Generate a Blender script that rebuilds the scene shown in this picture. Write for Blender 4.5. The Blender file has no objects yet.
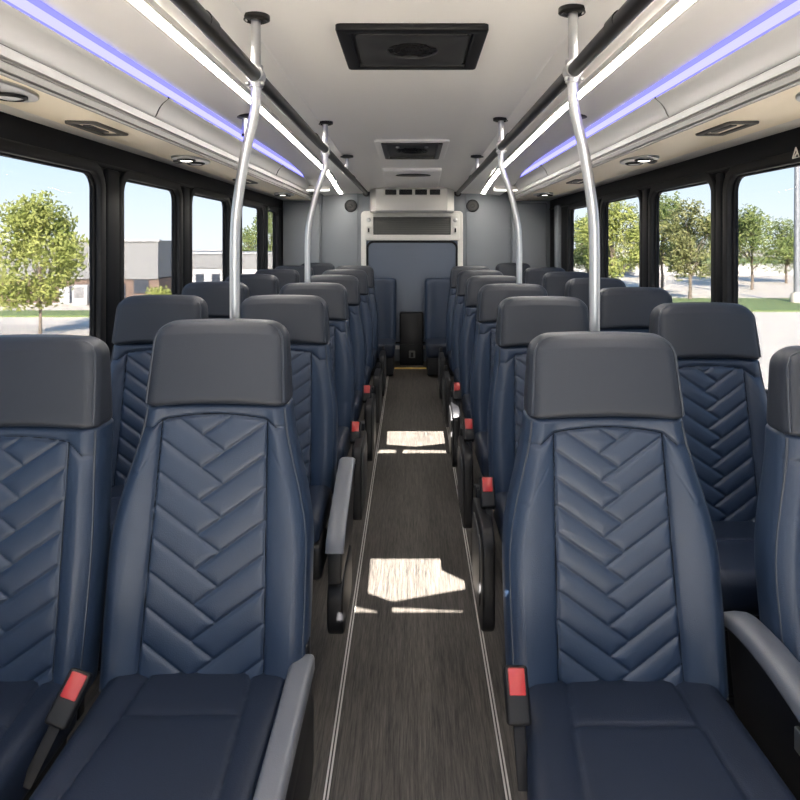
import bpy, bmesh, math, random
from mathutils import Vector, Matrix
C = bpy.context.scene.collection
SC = bpy.context.scene
PI = math.pi
EYE = 1.40                      # camera height above the front aisle floor
F = 650.0                       # focal length in pixels of an 800 px frame
XL, XR = -1.27, 1.36            # inner faces of the side walls
YR, YF = 6.40, -2.90            # rear wall, front end
GZ = EYE - 3.0                  # outside ground

# ------------------------------------------------------------------ materials
def mat(name, col, rough=.5, metal=0., noise=0., nscale=40., bump=0., bscale=300., spec=.5, coat=0.):
    m = bpy.data.materials.new(name); m.use_nodes = True
    nt = m.node_tree; b = nt.nodes['Principled BSDF']
    b.inputs['Base Color'].default_value = (*col, 1)
    b.inputs['Roughness'].default_value = rough
    b.inputs['Metallic'].default_value = metal
    b.inputs['Specular IOR Level'].default_value = spec
    b.inputs['Coat Weight'].default_value = coat
    tc = nt.nodes.new('ShaderNodeTexCoord')
    if noise:
        n = nt.nodes.new('ShaderNodeTexNoise'); n.inputs['Scale'].default_value = nscale; n.inputs['Detail'].default_value = 4
        nt.links.new(tc.outputs['Object'], n.inputs['Vector'])
        mx = nt.nodes.new('ShaderNodeMix'); mx.data_type = 'RGBA'
        mx.inputs['A'].default_value = (*[c * (1 - noise) for c in col], 1)
        mx.inputs['B'].default_value = (*[min(1, c * (1 + noise)) for c in col], 1)
        nt.links.new(n.outputs['Fac'], mx.inputs['Factor'])
        nt.links.new(mx.outputs['Result'], b.inputs['Base Color'])
    if bump:
        n2 = nt.nodes.new('ShaderNodeTexNoise'); n2.inputs['Scale'].default_value = bscale; n2.inputs['Detail'].default_value = 3
        nt.links.new(tc.outputs['Object'], n2.inputs['Vector'])
        bp = nt.nodes.new('ShaderNodeBump'); bp.inputs['Strength'].default_value = bump; bp.inputs['Distance'].default_value = .002
        nt.links.new(n2.outputs['Fac'], bp.inputs['Height']); nt.links.new(bp.outputs['Normal'], b.inputs['Normal'])
    return m

def emit(name, col, s):
    m = bpy.data.materials.new(name); m.use_nodes = True
    nt = m.node_tree; nt.nodes.clear()
    e = nt.nodes.new('ShaderNodeEmission'); e.inputs['Color'].default_value = (*col, 1); e.inputs['Strength'].default_value = s
    o = nt.nodes.new('ShaderNodeOutputMaterial'); nt.links.new(e.outputs[0], o.inputs['Surface'])
    return m

def glass(name, tint, gloss=.05):
    m = bpy.data.materials.new(name); m.use_nodes = True
    nt = m.node_tree; nt.nodes.clear()
    t = nt.nodes.new('ShaderNodeBsdfTransparent'); t.inputs['Color'].default_value = (*tint, 1)
    g = nt.nodes.new('ShaderNodeBsdfGlossy'); g.inputs['Roughness'].default_value = .02
    mx = nt.nodes.new('ShaderNodeMixShader'); mx.inputs['Fac'].default_value = gloss
    o = nt.nodes.new('ShaderNodeOutputMaterial')
    nt.links.new(t.outputs[0], mx.inputs[1]); nt.links.new(g.outputs[0], mx.inputs[2]); nt.links.new(mx.outputs[0], o.inputs['Surface'])
    return m

M = {}
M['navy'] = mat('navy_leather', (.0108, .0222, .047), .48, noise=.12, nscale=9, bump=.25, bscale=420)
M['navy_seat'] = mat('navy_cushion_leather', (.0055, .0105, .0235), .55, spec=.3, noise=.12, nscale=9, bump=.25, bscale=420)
M['char'] = mat('charcoal_leather', (.0150, .0185, .027), .50, spec=.38, noise=.08, nscale=8, bump=.25, bscale=500)
M['pipe'] = mat('seam_piping', (.026, .031, .042), .5)
M['seam'] = mat('dark_seam', (.004, .0055, .009), .7, spec=.1)
M['black'] = mat('black_plastic', (.005, .005, .006), .5, spec=.25)
M['blackpanel'] = mat('black_window_surround', (.004, .0045, .006), .5, noise=.1, nscale=5, spec=.12)
M['rubber'] = mat('black_rubber', (.005,.005,.006), .6, spec=.2)
M['armgrey'] = mat('grey_arm_pad', (.10, .105, .12), .38, noise=.06, nscale=20, bump=.2, bscale=500)
M['armdark'] = mat('dark_arm_pad', (.06, .066, .082), .45, noise=.06, nscale=20, bump=.2, bscale=500)
M['steel'] = mat('brushed_steel', (.60, .60, .59), .33, 1., noise=.04, nscale=60)
M['dullsteel'] = mat('dull_aluminium', (.55, .55, .54), .38, 1.)
M['rail'] = mat('dark_bronze_rail', (.013, .012, .011), .36, .2, spec=.4)
M['ceil'] = mat('white_headliner', (.88, .862, .835), .32, noise=.015, nscale=2, spec=.5)
M['cove'] = mat('pale_grey_moulding', (.40, .393, .388), .42, noise=.02, nscale=3)
M['soffit'] = mat('cream_soffit', (.86, .765, .60), .45, noise=.02, nscale=4)
M['railgrey'] = mat('grey_lower_rail', (.23, .225, .215), .45, noise=.03, nscale=4)
M['groove'] = mat('brown_groove', (.06, .055, .05), .6)
M['rear'] = mat('grey_rear_panel', (.20, .215, .24), .5, noise=.04, nscale=3, bump=.15, bscale=300)
M['rear_dark'] = mat('slate_rear_panel', (.085, .105, .145), .45, noise=.05, nscale=3, bump=.15, bscale=300)
M['white'] = mat('white_moulding', (.68, .66, .62), .4, noise=.02, nscale=6)
M['mesh_grey'] = mat('grey_grille', (.09, .09, .085), .6)
M['red'] = mat('red_button', (.30, .010, .009), .35, noise=.05, nscale=30)
M['gold'] = mat('yellow_nosing', (.62, .42, .12), .45, noise=.1, nscale=20)
M['strip'] = mat('silver_floor_strip', (.60, .58, .55), .35, .6)
M['led'] = emit('white_led', (1, .945, .85), 66)
M['blue'] = emit('blue_led', (.185, .18, 1.0), 4.1)
M['blue_glow'] = emit('blue_led_halo', (.34, .34, 1), 1.15)  # halo beside the LED core, put in as emissive colour
M['led_soft'] = emit('soft_white_led', (1, .96, .90), 2.2)
M['bulb'] = emit('reading_bulb', (1, .95, .86), 5)
M['tint'] = glass('tinted_glass', (.285, .285, .286), .004)
M['clear'] = glass('windscreen_glass', (.60, .59, .57))
M['concrete'] = mat('pale_concrete', (.52, .45, .36), .8, noise=.08, nscale=.6)
M['road'] = mat('pale_road', (.40, .345, .28), .8, noise=.1, nscale=.4)
M['grass'] = mat('mown_grass', (.135, .175, .055), .9, noise=.35, nscale=3)
M['bark'] = mat('tree_bark', (.15, .115, .085), .85, noise=.3, nscale=12)
M['bld_grey'] = mat('grey_cladding', (.165, .16, .155), .7, noise=.05, nscale=1)
M['bld_white'] = mat('white_cladding', (.33, .32, .31), .7, noise=.05, nscale=1)
M['bld_brick'] = mat('brown_brick', (.125, .082, .062), .8, noise=.2, nscale=6)
M['bld_dark'] = mat('dark_window_glass', (.035, .04, .05), .15)
M['galv'] = mat('galvanised_pole', (.22, .22, .23), .5, .4)

M['bounce'] = mat('pale_bounce_floor', (.74, .70, .64), .6, noise=.1, nscale=8)  # added bounce surface, kept pale to throw sunlight up at the ceiling
def floor_mat():
    m = bpy.data.materials.new('wood_grain_vinyl'); m.use_nodes = True
    nt = m.node_tree; b = nt.nodes['Principled BSDF']; b.inputs['Roughness'].default_value = .5; b.inputs['Specular IOR Level'].default_value = .25
    tc = nt.nodes.new('ShaderNodeTexCoord'); mp = nt.nodes.new('ShaderNodeMapping')
    mp.inputs['Scale'].default_value = (1, .003, 1)
    n = nt.nodes.new('ShaderNodeTexNoise'); n.inputs['Scale'].default_value = 300; n.inputs['Detail'].default_value = 5; n.inputs['Roughness'].default_value = .7
    n2 = nt.nodes.new('ShaderNodeTexNoise'); n2.inputs['Scale'].default_value = 95; n2.inputs['Detail'].default_value = 3
    nt.links.new(tc.outputs['Object'], mp.inputs['Vector'])
    nt.links.new(mp.outputs[0], n.inputs['Vector']); nt.links.new(mp.outputs[0], n2.inputs['Vector'])
    ad = nt.nodes.new('ShaderNodeMath'); ad.operation = 'MULTIPLY_ADD'; ad.inputs[1].default_value = .45
    nt.links.new(n2.outputs['Fac'], ad.inputs[0]); nt.links.new(n.outputs['Fac'], ad.inputs[2])
    r = nt.nodes.new('ShaderNodeValToRGB')
    r.color_ramp.elements[0].position = .52; r.color_ramp.elements[0].color = (.0145, .0135, .0125, 1)
    r.color_ramp.elements[1].position = .92; r.color_ramp.elements[1].color = (.085, .075, .066, 1)
    nt.links.new(ad.outputs[0], r.inputs['Fac']); nt.links.new(r.outputs['Color'], b.inputs['Base Color'])
    bp = nt.nodes.new('ShaderNodeBump'); bp.inputs['Strength'].default_value = .3; bp.inputs['Distance'].default_value = .002
    nt.links.new(n.outputs['Fac'], bp.inputs['Height']); nt.links.new(bp.outputs['Normal'], b.inputs['Normal'])
    return m
M['floor'] = floor_mat()

def leaf_mat(name, c1, c2):
    m = bpy.data.materials.new(name); m.use_nodes = True
    nt = m.node_tree; nt.nodes.clear()
    tc = nt.nodes.new('ShaderNodeTexCoord'); n = nt.nodes.new('ShaderNodeTexNoise'); n.inputs['Scale'].default_value = 2.2; n.inputs['Detail'].default_value = 5
    nt.links.new(tc.outputs['Object'], n.inputs['Vector'])
    r = nt.nodes.new('ShaderNodeValToRGB'); r.color_ramp.elements[0].position = .35; r.color_ramp.elements[1].position = .68
    r.color_ramp.elements[0].color = (*c1, 1); r.color_ramp.elements[1].color = (*c2, 1)
    nt.links.new(n.outputs['Fac'], r.inputs['Fac'])
    d = nt.nodes.new('ShaderNodeBsdfDiffuse'); t = nt.nodes.new('ShaderNodeBsdfTranslucent')
    nt.links.new(r.outputs[0], d.inputs['Color']); nt.links.new(r.outputs[0], t.inputs['Color'])
    mx = nt.nodes.new('ShaderNodeMixShader'); mx.inputs['Fac'].default_value = .35
    o = nt.nodes.new('ShaderNodeOutputMaterial')
    nt.links.new(d.outputs[0], mx.inputs[1]); nt.links.new(t.outputs[0], mx.inputs[2]); nt.links.new(mx.outputs[0], o.inputs['Surface'])
    return m
M['leaf_lime'] = leaf_mat('lime_leaves', (.19, .225, .06), (.42, .42, .14))
M['leaf_olive'] = leaf_mat('olive_leaves', (.15, .165, .065), (.33, .315, .14))
M['leaf_green'] = leaf_mat('green_leaves', (.115, .16, .055), (.28, .305, .11))

# ------------------------------------------------------------------ mesh helpers
class MB:
    def __init__(s): s.v = []; s.f = []
    def add(s, vs, fs):
        o = len(s.v); s.v += [tuple(p) for p in vs]; s.f += [tuple(i + o for i in f) for f in fs]; return s
    def box(s, a, b):
        (x0, y0, z0), (x1, y1, z1) = a, b
        return s.add([(x0,y0,z0),(x1,y0,z0),(x1,y1,z0),(x0,y1,z0),(x0,y0,z1),(x1,y0,z1),(x1,y1,z1),(x0,y1,z1)],
              [(0,3,2,1),(4,5,6,7),(0,1,5,4),(1,2,6,5),(2,3,7,6),(3,0,4,7)])
    def rbox(s, a, b, r=.01, seg=3, mtx=None):
        bm = bmesh.new(); bmesh.ops.create_cube(bm, size=1)
        ce = [(p + q) / 2 for p, q in zip(a, b)]; sz = [abs(q - p) for p, q in zip(a, b)]
        for v in bm.verts: v.co = Vector([v.co[i] * sz[i] + ce[i] for i in range(3)])
        r = min(r, min(sz) * .49)
        bmesh.ops.bevel(bm, geom=bm.edges[:], offset=r, segments=seg, profile=.5, affect='EDGES')
        if mtx: bmesh.ops.transform(bm, matrix=mtx, verts=bm.verts)
        bm.verts.index_update()
        s.add([v.co for v in bm.verts], [[v.index for v in f.verts] for f in bm.faces]); bm.free(); return s
    def tube(s, pts, r, n=12, cap=True):
        pts = [Vector(p) for p in pts]; rings = []
        up = Vector((.13, .21, .97))
        for i, p in enumerate(pts):
            t = (pts[min(i+1, len(pts)-1)] - pts[max(i-1, 0)]).normalized()
            if i == 0:
                a = t.cross(up)
                if a.length < .2: a = t.cross(Vector((1, 0, 0)))
            else: a = a - t * a.dot(t)
            a.normalize(); b = t.cross(a)
            rr = r[i] if isinstance(r, (list, tuple)) else r
            rings.append([p + (a * math.cos(k*2*PI/n) + b * math.sin(k*2*PI/n)) * rr for k in range(n)])
        vs = [v for g in rings for v in g]; fs = []
        for i in range(len(pts)-1):
            for k in range(n):
                q = (k+1) % n; fs.append((i*n+k, i*n+q, (i+1)*n+q, (i+1)*n+k))
        if cap: fs += [tuple(range(n))[::-1], tuple((len(pts)-1)*n + k for k in range(n))]
        return s.add(vs, fs)
    def lathe(s, prof, n=32, mtx=None):
        vs = []; fs = []
        for (r, z) in prof:
            for k in range(n):
                p = Vector((r*math.cos(2*PI*k/n), r*math.sin(2*PI*k/n), z)); vs.append(mtx @ p if mtx else p)
        for i in range(len(prof)-1):
            for k in range(n):
                q = (k+1) % n; fs.append((i*n+k, i*n+q, (i+1)*n+q, (i+1)*n+k))
        fs += [tuple(range(n))[::-1], tuple((len(prof)-1)*n+k for k in range(n))]
        return s.add(vs, fs)
    def obj(s, name, m, parent=None, smooth=True, sharp=40):
        me = bpy.data.meshes.new(name); me.from_pydata(s.v, [], s.f); me.update()
        bm = bmesh.new(); bm.from_mesh(me); bmesh.ops.recalc_face_normals(bm, faces=bm.faces); bm.to_mesh(me); bm.free()
        return link(name, me, m, parent, smooth, sharp)

def link(name, me, m, parent=None, smooth=True, sharp=40):
    me.materials.clear(); me.materials.append(M[m])
    if smooth:
        me.polygons.foreach_set('use_smooth', [True]*len(me.polygons))
        if sharp: me.set_sharp_from_angle(angle=math.radians(sharp))
    o = bpy.data.objects.new(name, me); C.objects.link(o)
    if parent: o.parent = parent
    return o

def tag(o, label, cat, group=None, kind=None):
    o['label'] = label; o['category'] = cat
    if group: o['group'] = group
    if kind: o['kind'] = kind
    return o
def struct(o): o['kind'] = 'structure'; return o
def empty(name, loc=(0,0,0), label=None, cat=None, group=None):
    o = bpy.data.objects.new(name, None); C.objects.link(o); o.location = loc; o.empty_display_size = .1
    if label: tag(o, label, cat, group)
    return o
def copy_tree(o, parent=None):
    c = o.copy(); C.objects.link(c); c.parent = parent
    for ch in list(o.children): copy_tree(ch, c)
    return c

def rrect(x0, y0, x1, y1, r, n=6):
    pts = []
    for cx, cy, a0 in ((x1-r, y1-r, 0), (x0+r, y1-r, 90), (x0+r, y0+r, 180), (x1-r, y0+r, 270)):
        for k in range(n+1):
            a = math.radians(a0 + 90*k/n); pts.append((cx + r*math.cos(a), cy + r*math.sin(a)))
    return pts
def circle(cx, cy, r, n=24): return [(cx + r*math.cos(2*PI*k/n), cy + r*math.sin(2*PI*k/n)) for k in range(n)]

def plate(polys, ext, bevel=0., fn=None, bres=2):
    """flat plate with holes: outlines in 2-D, +-ext thick, mapped through fn(x,y,z)"""
    cu = bpy.data.curves.new('outline', 'CURVE'); cu.dimensions = '2D'; cu.fill_mode = 'BOTH'
    cu.extrude = ext; cu.bevel_depth = bevel; cu.bevel_resolution = bres
    for p in polys:
        sp = cu.splines.new('POLY'); sp.points.add(len(p)-1); sp.use_cyclic_u = True
        for q, (x, y) in zip(sp.points, p): q.co = (x, y, 0, 1)
    o = bpy.data.objects.new('outline', cu); C.objects.link(o)
    dg = bpy.context.evaluated_depsgraph_get(); dg.update()
    me = bpy.data.meshes.new_from_object(o.evaluated_get(dg))
    bpy.data.objects.remove(o); bpy.data.curves.remove(cu)
    bm = bmesh.new(); bm.from_mesh(me); bmesh.ops.remove_doubles(bm, verts=bm.verts, dist=1e-5)
    if fn:
        for v in bm.verts: v.co = Vector(fn(*v.co))
    bmesh.ops.recalc_face_normals(bm, faces=bm.faces); bm.to_mesh(me); bm.free()
    return me

def loft(L, hw, t, r, e0, e1, disp, nf, ns, mapf, ct=.04):
    """cushion-like body. s in [0,L]; hw(s) half width, t(s) thickness, r edge radius; ends rounded by e0/e1.
    Front face at depth 0, sampled densely, pushed out by disp(x,s). mapf(x,depth,s)->xyz"""
    ss = []
    for k in range(7): ss.append(e0*(1-math.cos(PI/2*k/6)))
    n = ns
    for k in range(1, n): ss.append(e0 + (L-e0-e1)*k/n)
    for k in range(7): ss.append(L - e1*(1-math.sin(PI/2*k/6)))
    na, nb = 6, 10; rings = []
    for s in ss:
        ins = 0; cw = 0
        if s < e0: ins = e0 - math.sqrt(max(0, e0*e0-(e0-s)**2))
        elif s > L-e1: ins = e1 - math.sqrt(max(0, e1*e1-(e1-L+s)**2))
        if ct and s > L-ct: cw = ct - math.sqrt(max(0, ct*ct-(ct-L+s)**2))
        T = t(s); di = min(ins, T*.47); w = hw(s) - max(ins, cw); T2 = T - 2*di
        rr = min(r, T2*.48, w*.5); ring = []
        for k in range(nf+1):
            u = k/nf; x = -(w-rr) + 2*(w-rr)*u
            ring.append((x, di - disp(x, s)*(0 if s <= 0 or s >= L else min(1., (L-s)/e1, s/e0)), s))
        for k in range(1, na+1):
            a = PI/2*k/na; fade = 1-k/na
            ring.append((w-rr+rr*math.sin(a), di+rr-rr*math.cos(a) - disp(w-rr, s)*fade*(0 if s <= 0 or s >= L else min(1., (L-s)/e1, s/e0)), s))
        for k in range(na+1):
            a = PI/2*k/na; ring.append((w-rr+rr*math.cos(a), di+T2-rr+rr*math.sin(a), s))
        for k in range(1, nb): ring.append((w-rr-2*(w-rr)*k/nb, di+T2, s))
        for k in range(na+1):
            a = PI/2*k/na; ring.append((-(w-rr)-rr*math.sin(a), di+T2-rr+rr*math.cos(a), s))
        for k in range(na):
            a = PI/2*k/na; fade = k/na
            ring.append((-(w-rr)-rr*math.cos(a), di+rr-rr*math.sin(a) - disp(-(w-rr), s)*fade*(0 if s <= 0 or s >= L else min(1., (L-s)/e1, s/e0)), s))
        rings.append(ring)
    m = len(rings[0]); mb = MB()
    vs = [mapf(*p) for g in rings for p in g]; fs = []
    for i in range(len(rings)-1):
        for k in range(m):
            q = (k+1) % m; fs.append((i*m+k, i*m+q, (i+1)*m+q, (i+1)*m+k))
    fs += [tuple(range(m))[::-1], tuple((len(rings)-1)*m+k for k in range(m))]
    mb.add(vs, fs); return mb

def sstep(a, b, x):
    u = max(0., min(1., (x-a)/(b-a))); return u*u*(3-2*u)
def lerp(a, b, u): return a + (b-a)*u
def floor_z(y): return max(0., .045*(y-1.6))
def ceil_z(y): 
    d = .655 - .02*(y-1.86)
    if y > 5.1: d -= (d-.49)*sstep(5.1, YR, y)
    return EYE + d

# ------------------------------------------------------------------ camera, world, sun
cam = bpy.data.cameras.new('camera'); co = bpy.data.objects.new('camera', cam); C.objects.link(co)
co.location = (0, 0, EYE); co.rotation_euler = (PI/2, 0, 0)
cam.sensor_width = 36; cam.lens = F/800*36; cam.shift_x = -12/800; cam.shift_y = -159/800; cam.clip_start = .03; cam.clip_end = 900
SC.camera = co
w = bpy.data.worlds.new('sky'); SC.world = w; w.use_nodes = True
nt = w.node_tree; bg = nt.nodes['Background']
tcw = nt.nodes.new('ShaderNodeTexCoord'); sx = nt.nodes.new('ShaderNodeSeparateXYZ'); nt.links.new(tcw.outputs['Generated'], sx.inputs[0])
rw_ = nt.nodes.new('ShaderNodeValToRGB'); nt.links.new(sx.outputs['Z'], rw_.inputs['Fac'])
er = rw_.color_ramp.elements; er[0].position = 0; er[0].color = (.86, .93, 1, 1); er[1].position = 1; er[1].color = (.16, .33, .75, 1)
e_ = er.new(.10); e_.color = (.66, .83, 1, 1); e_ = er.new(.32); e_.color = (.42, .66, 1, 1)
nt.links.new(rw_.outputs[0], bg.inputs['Color']); bg.inputs['Strength'].default_value = 14
SUN_RUN = 4.0                                   # metres the light travels down the bus per drop ceiling -> floor
sun = bpy.data.lights.new('sun', 'SUN'); sun.energy = 140; sun.angle = .002; sun.color = (1, .95, .88)
so = bpy.data.objects.new('sun', sun); C.objects.link(so); so.rotation_euler = (math.atan2(SUN_RUN, 2.03), 0, 0); so.location = (0, -6, 8)
vs = SC.view_settings; vs.view_transform = 'Standard'; vs.look = 'None'; vs.exposure = 0; vs.gamma = 1; vs.use_curve_mapping = False

# ------------------------------------------------------------------ floor
mb = MB()
ys = [YF, 1.6, YR+.1]
vsx = []
for y in ys:
    vsx += [(XL-.06, y, floor_z(y)), (XR+.06, y, floor_z(y))]
for y in ys: vsx += [(XL-.06, y, floor_z(y)-.08), (XR+.06, y, floor_z(y)-.08)]
mb.add(vsx, [(0,1,3,2),(2,3,5,4),(6,8,9,7),(8,10,11,9),(0,2,8,6),(2,4,10,8),(1,7,9,3),(3,9,11,5),(0,6,7,1),(4,5,11,10)])
floor = struct(mb.obj('floor', 'floor', smooth=False))
mb = MB(); mb.rbox((XL+.02, YF+.05, -.01), (XR-.02, .95, .006), .003, 1)
struct(mb.obj('floor_bounce', 'bounce', smooth=False))  # unseen pale floor panel, added to brighten the ceiling by bounced sun
for x in (-.215, .243):
    mb = MB()
    for dx in (-.0055, .0035):
        pr = []
        for y in (.96, 1.6, 6.05): pr.append((x+dx, y, floor_z(y)))
        for i in range(2):
            a, b = pr[i], pr[i+1]
            mb.box((0,0,0),(0,0,0)); k = len(mb.v)-8
            q = [(a[0]-.0022,a[1],a[2]-.002),(a[0]+.0022,a[1],a[2]-.002),(b[0]+.0022,b[1],b[2]-.002),(b[0]-.0022,b[1],b[2]-.002)]
            mb.v[k:k+8] = q + [(p[0], p[1], p[2]+.005) for p in q]
    side = 'left' if x < 0 else 'right'
    tag(mb.obj('aisle_edge_strip', 'strip', smooth=False), 'thin silver double edging strip along the %s side of the dark aisle' % side, 'floor strip', 'silver aisle edging strips')
z6 = floor_z(6.10)
mb = MB(); mb.rbox((-.215, 6.085, z6-.01), (.245, 6.125, z6+.008), .004)
tag(mb.obj('step_nosing', 'gold'), 'narrow yellow step edge across the rear end of the aisle', 'step edge')

# ------------------------------------------------------------------ side walls with windows
def wall(side, X, sgn, wins):
    T = .04                                      # wall thickness, outward
    outer = [(YF, .72), (YR+.06, .72), (YR+.06, EYE+.43), (YF, EYE+.43)]
    holes = [rrect(y0, z0, y1, z1, r, 8) for (y0, y1, z0, z1, r) in wins]
    me = plate([outer] + holes, T/2-.006, .006, lambda a, b, c: (X + sgn*(T/2) + sgn*c, a, b))
    wo = struct(link('wall_'+side, me, 'blackpanel', sharp=35))
    mb = MB(); mb.box((X, YF, -.05), (X+sgn*T, YR+.06, .715)); lo = mb.obj('lower_panel', 'rear', wo, smooth=False)
    # slender ledge line under the soffit and above the windows
    mb = MB(); mb.rbox((X-sgn*.012, YF+.05, EYE+.305), (X+sgn*.01, YR-.01, EYE+.318), .004); mb.obj('ledge', 'black', wo)
    for i, (y0, y1, z0, z1, r) in enumerate(wins):
        nm = 'window_%d' % (i + (1 if side == 'left' else 8))
        d = .022
        me = plate([rrect(y0-d, z0-d, y1+d, z1+d, r+d, 8), rrect(y0+.004, z0+.004, y1-.004, z1-.004, r, 8)], .006, .008,
                   lambda a, b, c: (X - sgn*.001 + sgn*c, a, b))
        fr = struct(link(nm, me, 'black', sharp=50))
        me = plate([rrect(y0-.004, z0-.004, y1+.004, z1+.004, r+.004, 8), rrect(y0+.014, z0+.014, y1-.014, z1-.014, r-.008, 8)], .006, .005,
                   lambda a, b, c: (X + sgn*.022 + sgn*c, a, b))
        link('gasket', me, 'rubber', fr, sharp=50)
        me = plate([rrect(y0-.002, z0-.002, y1+.002, z1+.002, r, 8)], .0025, 0, lambda a, b, c: (X + sgn*.022 + sgn*c, a, b))
        link('glass_pane', me, 'tint', fr, smooth=False)
    # raised pillars between the windows
    for i in range(len(wins)-1):
        a, b = wins[i][1]+.035, wins[i+1][0]-.035
        mb = MB()
        mb.rbox((X-sgn*.016, a, .735), (X+sgn*.01, b, EYE+.30), .014, 4)
        mb.obj('pillar_cover', 'blackpanel', wo)
    return wo
ZT, ZB = EYE+.287, .80
wall('left', XL, -1, [(-2.3,-1.1,ZB,ZT,.07),(-.85,1.0,ZB,ZT,.07),(1.22,2.64,ZB,ZT,.075),(2.83,3.54,ZB,ZT,.075),(3.71,4.49,ZB,ZT,.075),(4.80,5.49,ZB,ZT,.075),(5.66,6.10,ZB,ZT,.06)])
wall('right', XR, 1, [(-2.3,-1.1,ZB,ZT,.07),(-.85,1.0,ZB,ZT,.07),(1.30,2.79,ZB,ZT,.075),(2.92,3.68,ZB,ZT,.075),(3.84,4.63,ZB,ZT,.075),(4.80,5.62,ZB,ZT,.075)])
mb = MB(); mb.rbox((XR-.035, 5.92, .72), (XR+.01, 6.06, EYE+.33), .015); st = struct(mb.obj('trim_1', 'rear'))
# small pale warning mark on the black band, right side
mb = MB()
yy, zz = 2.272, EYE+.292
for pts in ([(yy+.022, zz), (yy+.004, zz+.035), (yy-.016, zz)],):
    pp = [(XR-.016, p[0], p[1]) for p in pts] + [(XR-.016, pts[0][0], pts[0][1])]
    mb.tube(pp, .0028, 8)
mb.tube([(XR-.016, yy+.010, zz+.004), (XR-.016, yy-.004, zz+.018)], .0028, 8)
tag(mb.obj('warning_mark', 'white'), 'tiny pale triangle mark on black band over front right window', 'sticker')

# ------------------------------------------------------------------ rear wall
W0 = EYE+.55
me = plate([[(XL-.06, -.05), (XR+.06, -.05), (XR+.06, W0), (XL-.06, W0)]], .03, 0, lambda a, b, c: (a, YR+.03+c, b))
rw = struct(link('wall_rear', me, 'rear', smooth=False))
for x0, x1 in ((XL+.005, -.90), (.98, XR-.04)):
    mb = MB(); mb.rbox((x0, YR-.05, .3), (x1, YR+.01, EYE+.37), .012); mb.obj('side_panel', 'rear', rw)
for x0, x1 in ((-.885, -.53), (.53, .965)):
    mb = MB(); mb.rbox((x0, YR-.018, .3), (x1, YR+.01, EYE+.47), .008); mb.obj('upper_panel', 'rear', rw)
# rear emergency exit door in a white frame
dr = struct(empty('door_1'))
def rp(px, py, Y): return ((px-412)*Y/F, EYE-(py-241)*Y/F)
YD = YR-.02
dx0, dx1, dzt = -.49, .49, EYE+.285
me = plate([rrect(dx0, .35, dx1, dzt, .03), rrect(dx0+.035, .37, dx1-.035, dzt-.03, .03)], .016, .008, lambda a, b, c: (a, YD-.01+c, b))
link('frame', me, 'white', dr)
me = plate([rrect(dx0+.03, .36, dx1-.03, EYE+.005, .07)], .012, .006, lambda a, b, c: (a, YD+c, b)); link('door_panel', me, 'rear_dark', dr)
me = plate([rrect(dx0+.045, .40, dx1-.045, EYE-.0, .07), rrect(dx0+.058, .41, dx1-.058, EYE-.013, .06)], .006, .004, lambda a, b, c: (a, YD-.018+c, b)); link('door_seal', me, 'rubber', dr)
me = plate([rrect(dx0+.03, EYE+.012, dx1-.03, dzt-.02, .02), rrect(dx0+.105, EYE+.055, dx1-.105, dzt-.045, .01)], .008, .006, lambda a, b, c: (a, YD-.022+c, b)); link('header_surround', me, 'white', dr)
mb = MB(); mb.box((dx0+.09, YD-.012, EYE+.045), (dx1-.09, YD, dzt-.03)); gl = mb.obj('header_panel', 'mesh_grey', dr, smooth=False)
mb = MB()
for k in range(9): mb.rbox((dx0+.10, YD-.018, EYE+.055+k*.0205), (dx1-.10, YD-.010, EYE+.0645+k*.0205), .003, 1)
mb.obj('louvre', 'mesh_grey', gl)
for s in (-1, 1):
    X = s*(dx1-.068); R = Matrix.Translation((X, YD-.03, EYE+.205)) @ Matrix.Rotation(PI/2, 4, 'X')
    mb = MB(); mb.lathe([(.022, 0), (.022, .006), (.016, .012), (.006, .013)], 20, R); mb.obj('lock_knob', 'dullsteel', dr)
    mb = MB(); mb.rbox((X-.018, YD-.046, EYE+.075), (X+.018, YD-.028, EYE+.14), .006); lt = mb.obj('latch', 'white', dr)
    mb = MB(); mb.rbox((X-.008, YD-.052, EYE+.085), (X+.008, YD-.044, EYE+.125), .003); mb.obj('latch_slot', 'black', lt)
# wall speakers
for s, X in ((-1, -.60), (1, .595)):
    R = Matrix.Translation((X, YR-.018, EYE+.345)) @ Matrix.Rotation(PI/2, 4, 'X')
    t = empty('wall_speaker', (0,0,0), 'round black speaker on the grey rear wall %s of the white air unit' % ('left' if s < 0 else 'right'), 'speaker', 'rear wall speakers')
    mb = MB(); mb.lathe([(.062, 0), (.062, .008), (.056, .014), (.050, .014), (.048, .008), (.01, .008)], 32, R); mb.obj('rim', 'black', t)
    mb = MB(); mb.lathe([(.047, .007), (.03, .010), (.012, .006), (.012, .012), (.004, .014)], 32, R); mb.obj('cone', 'rail', t)

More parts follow.
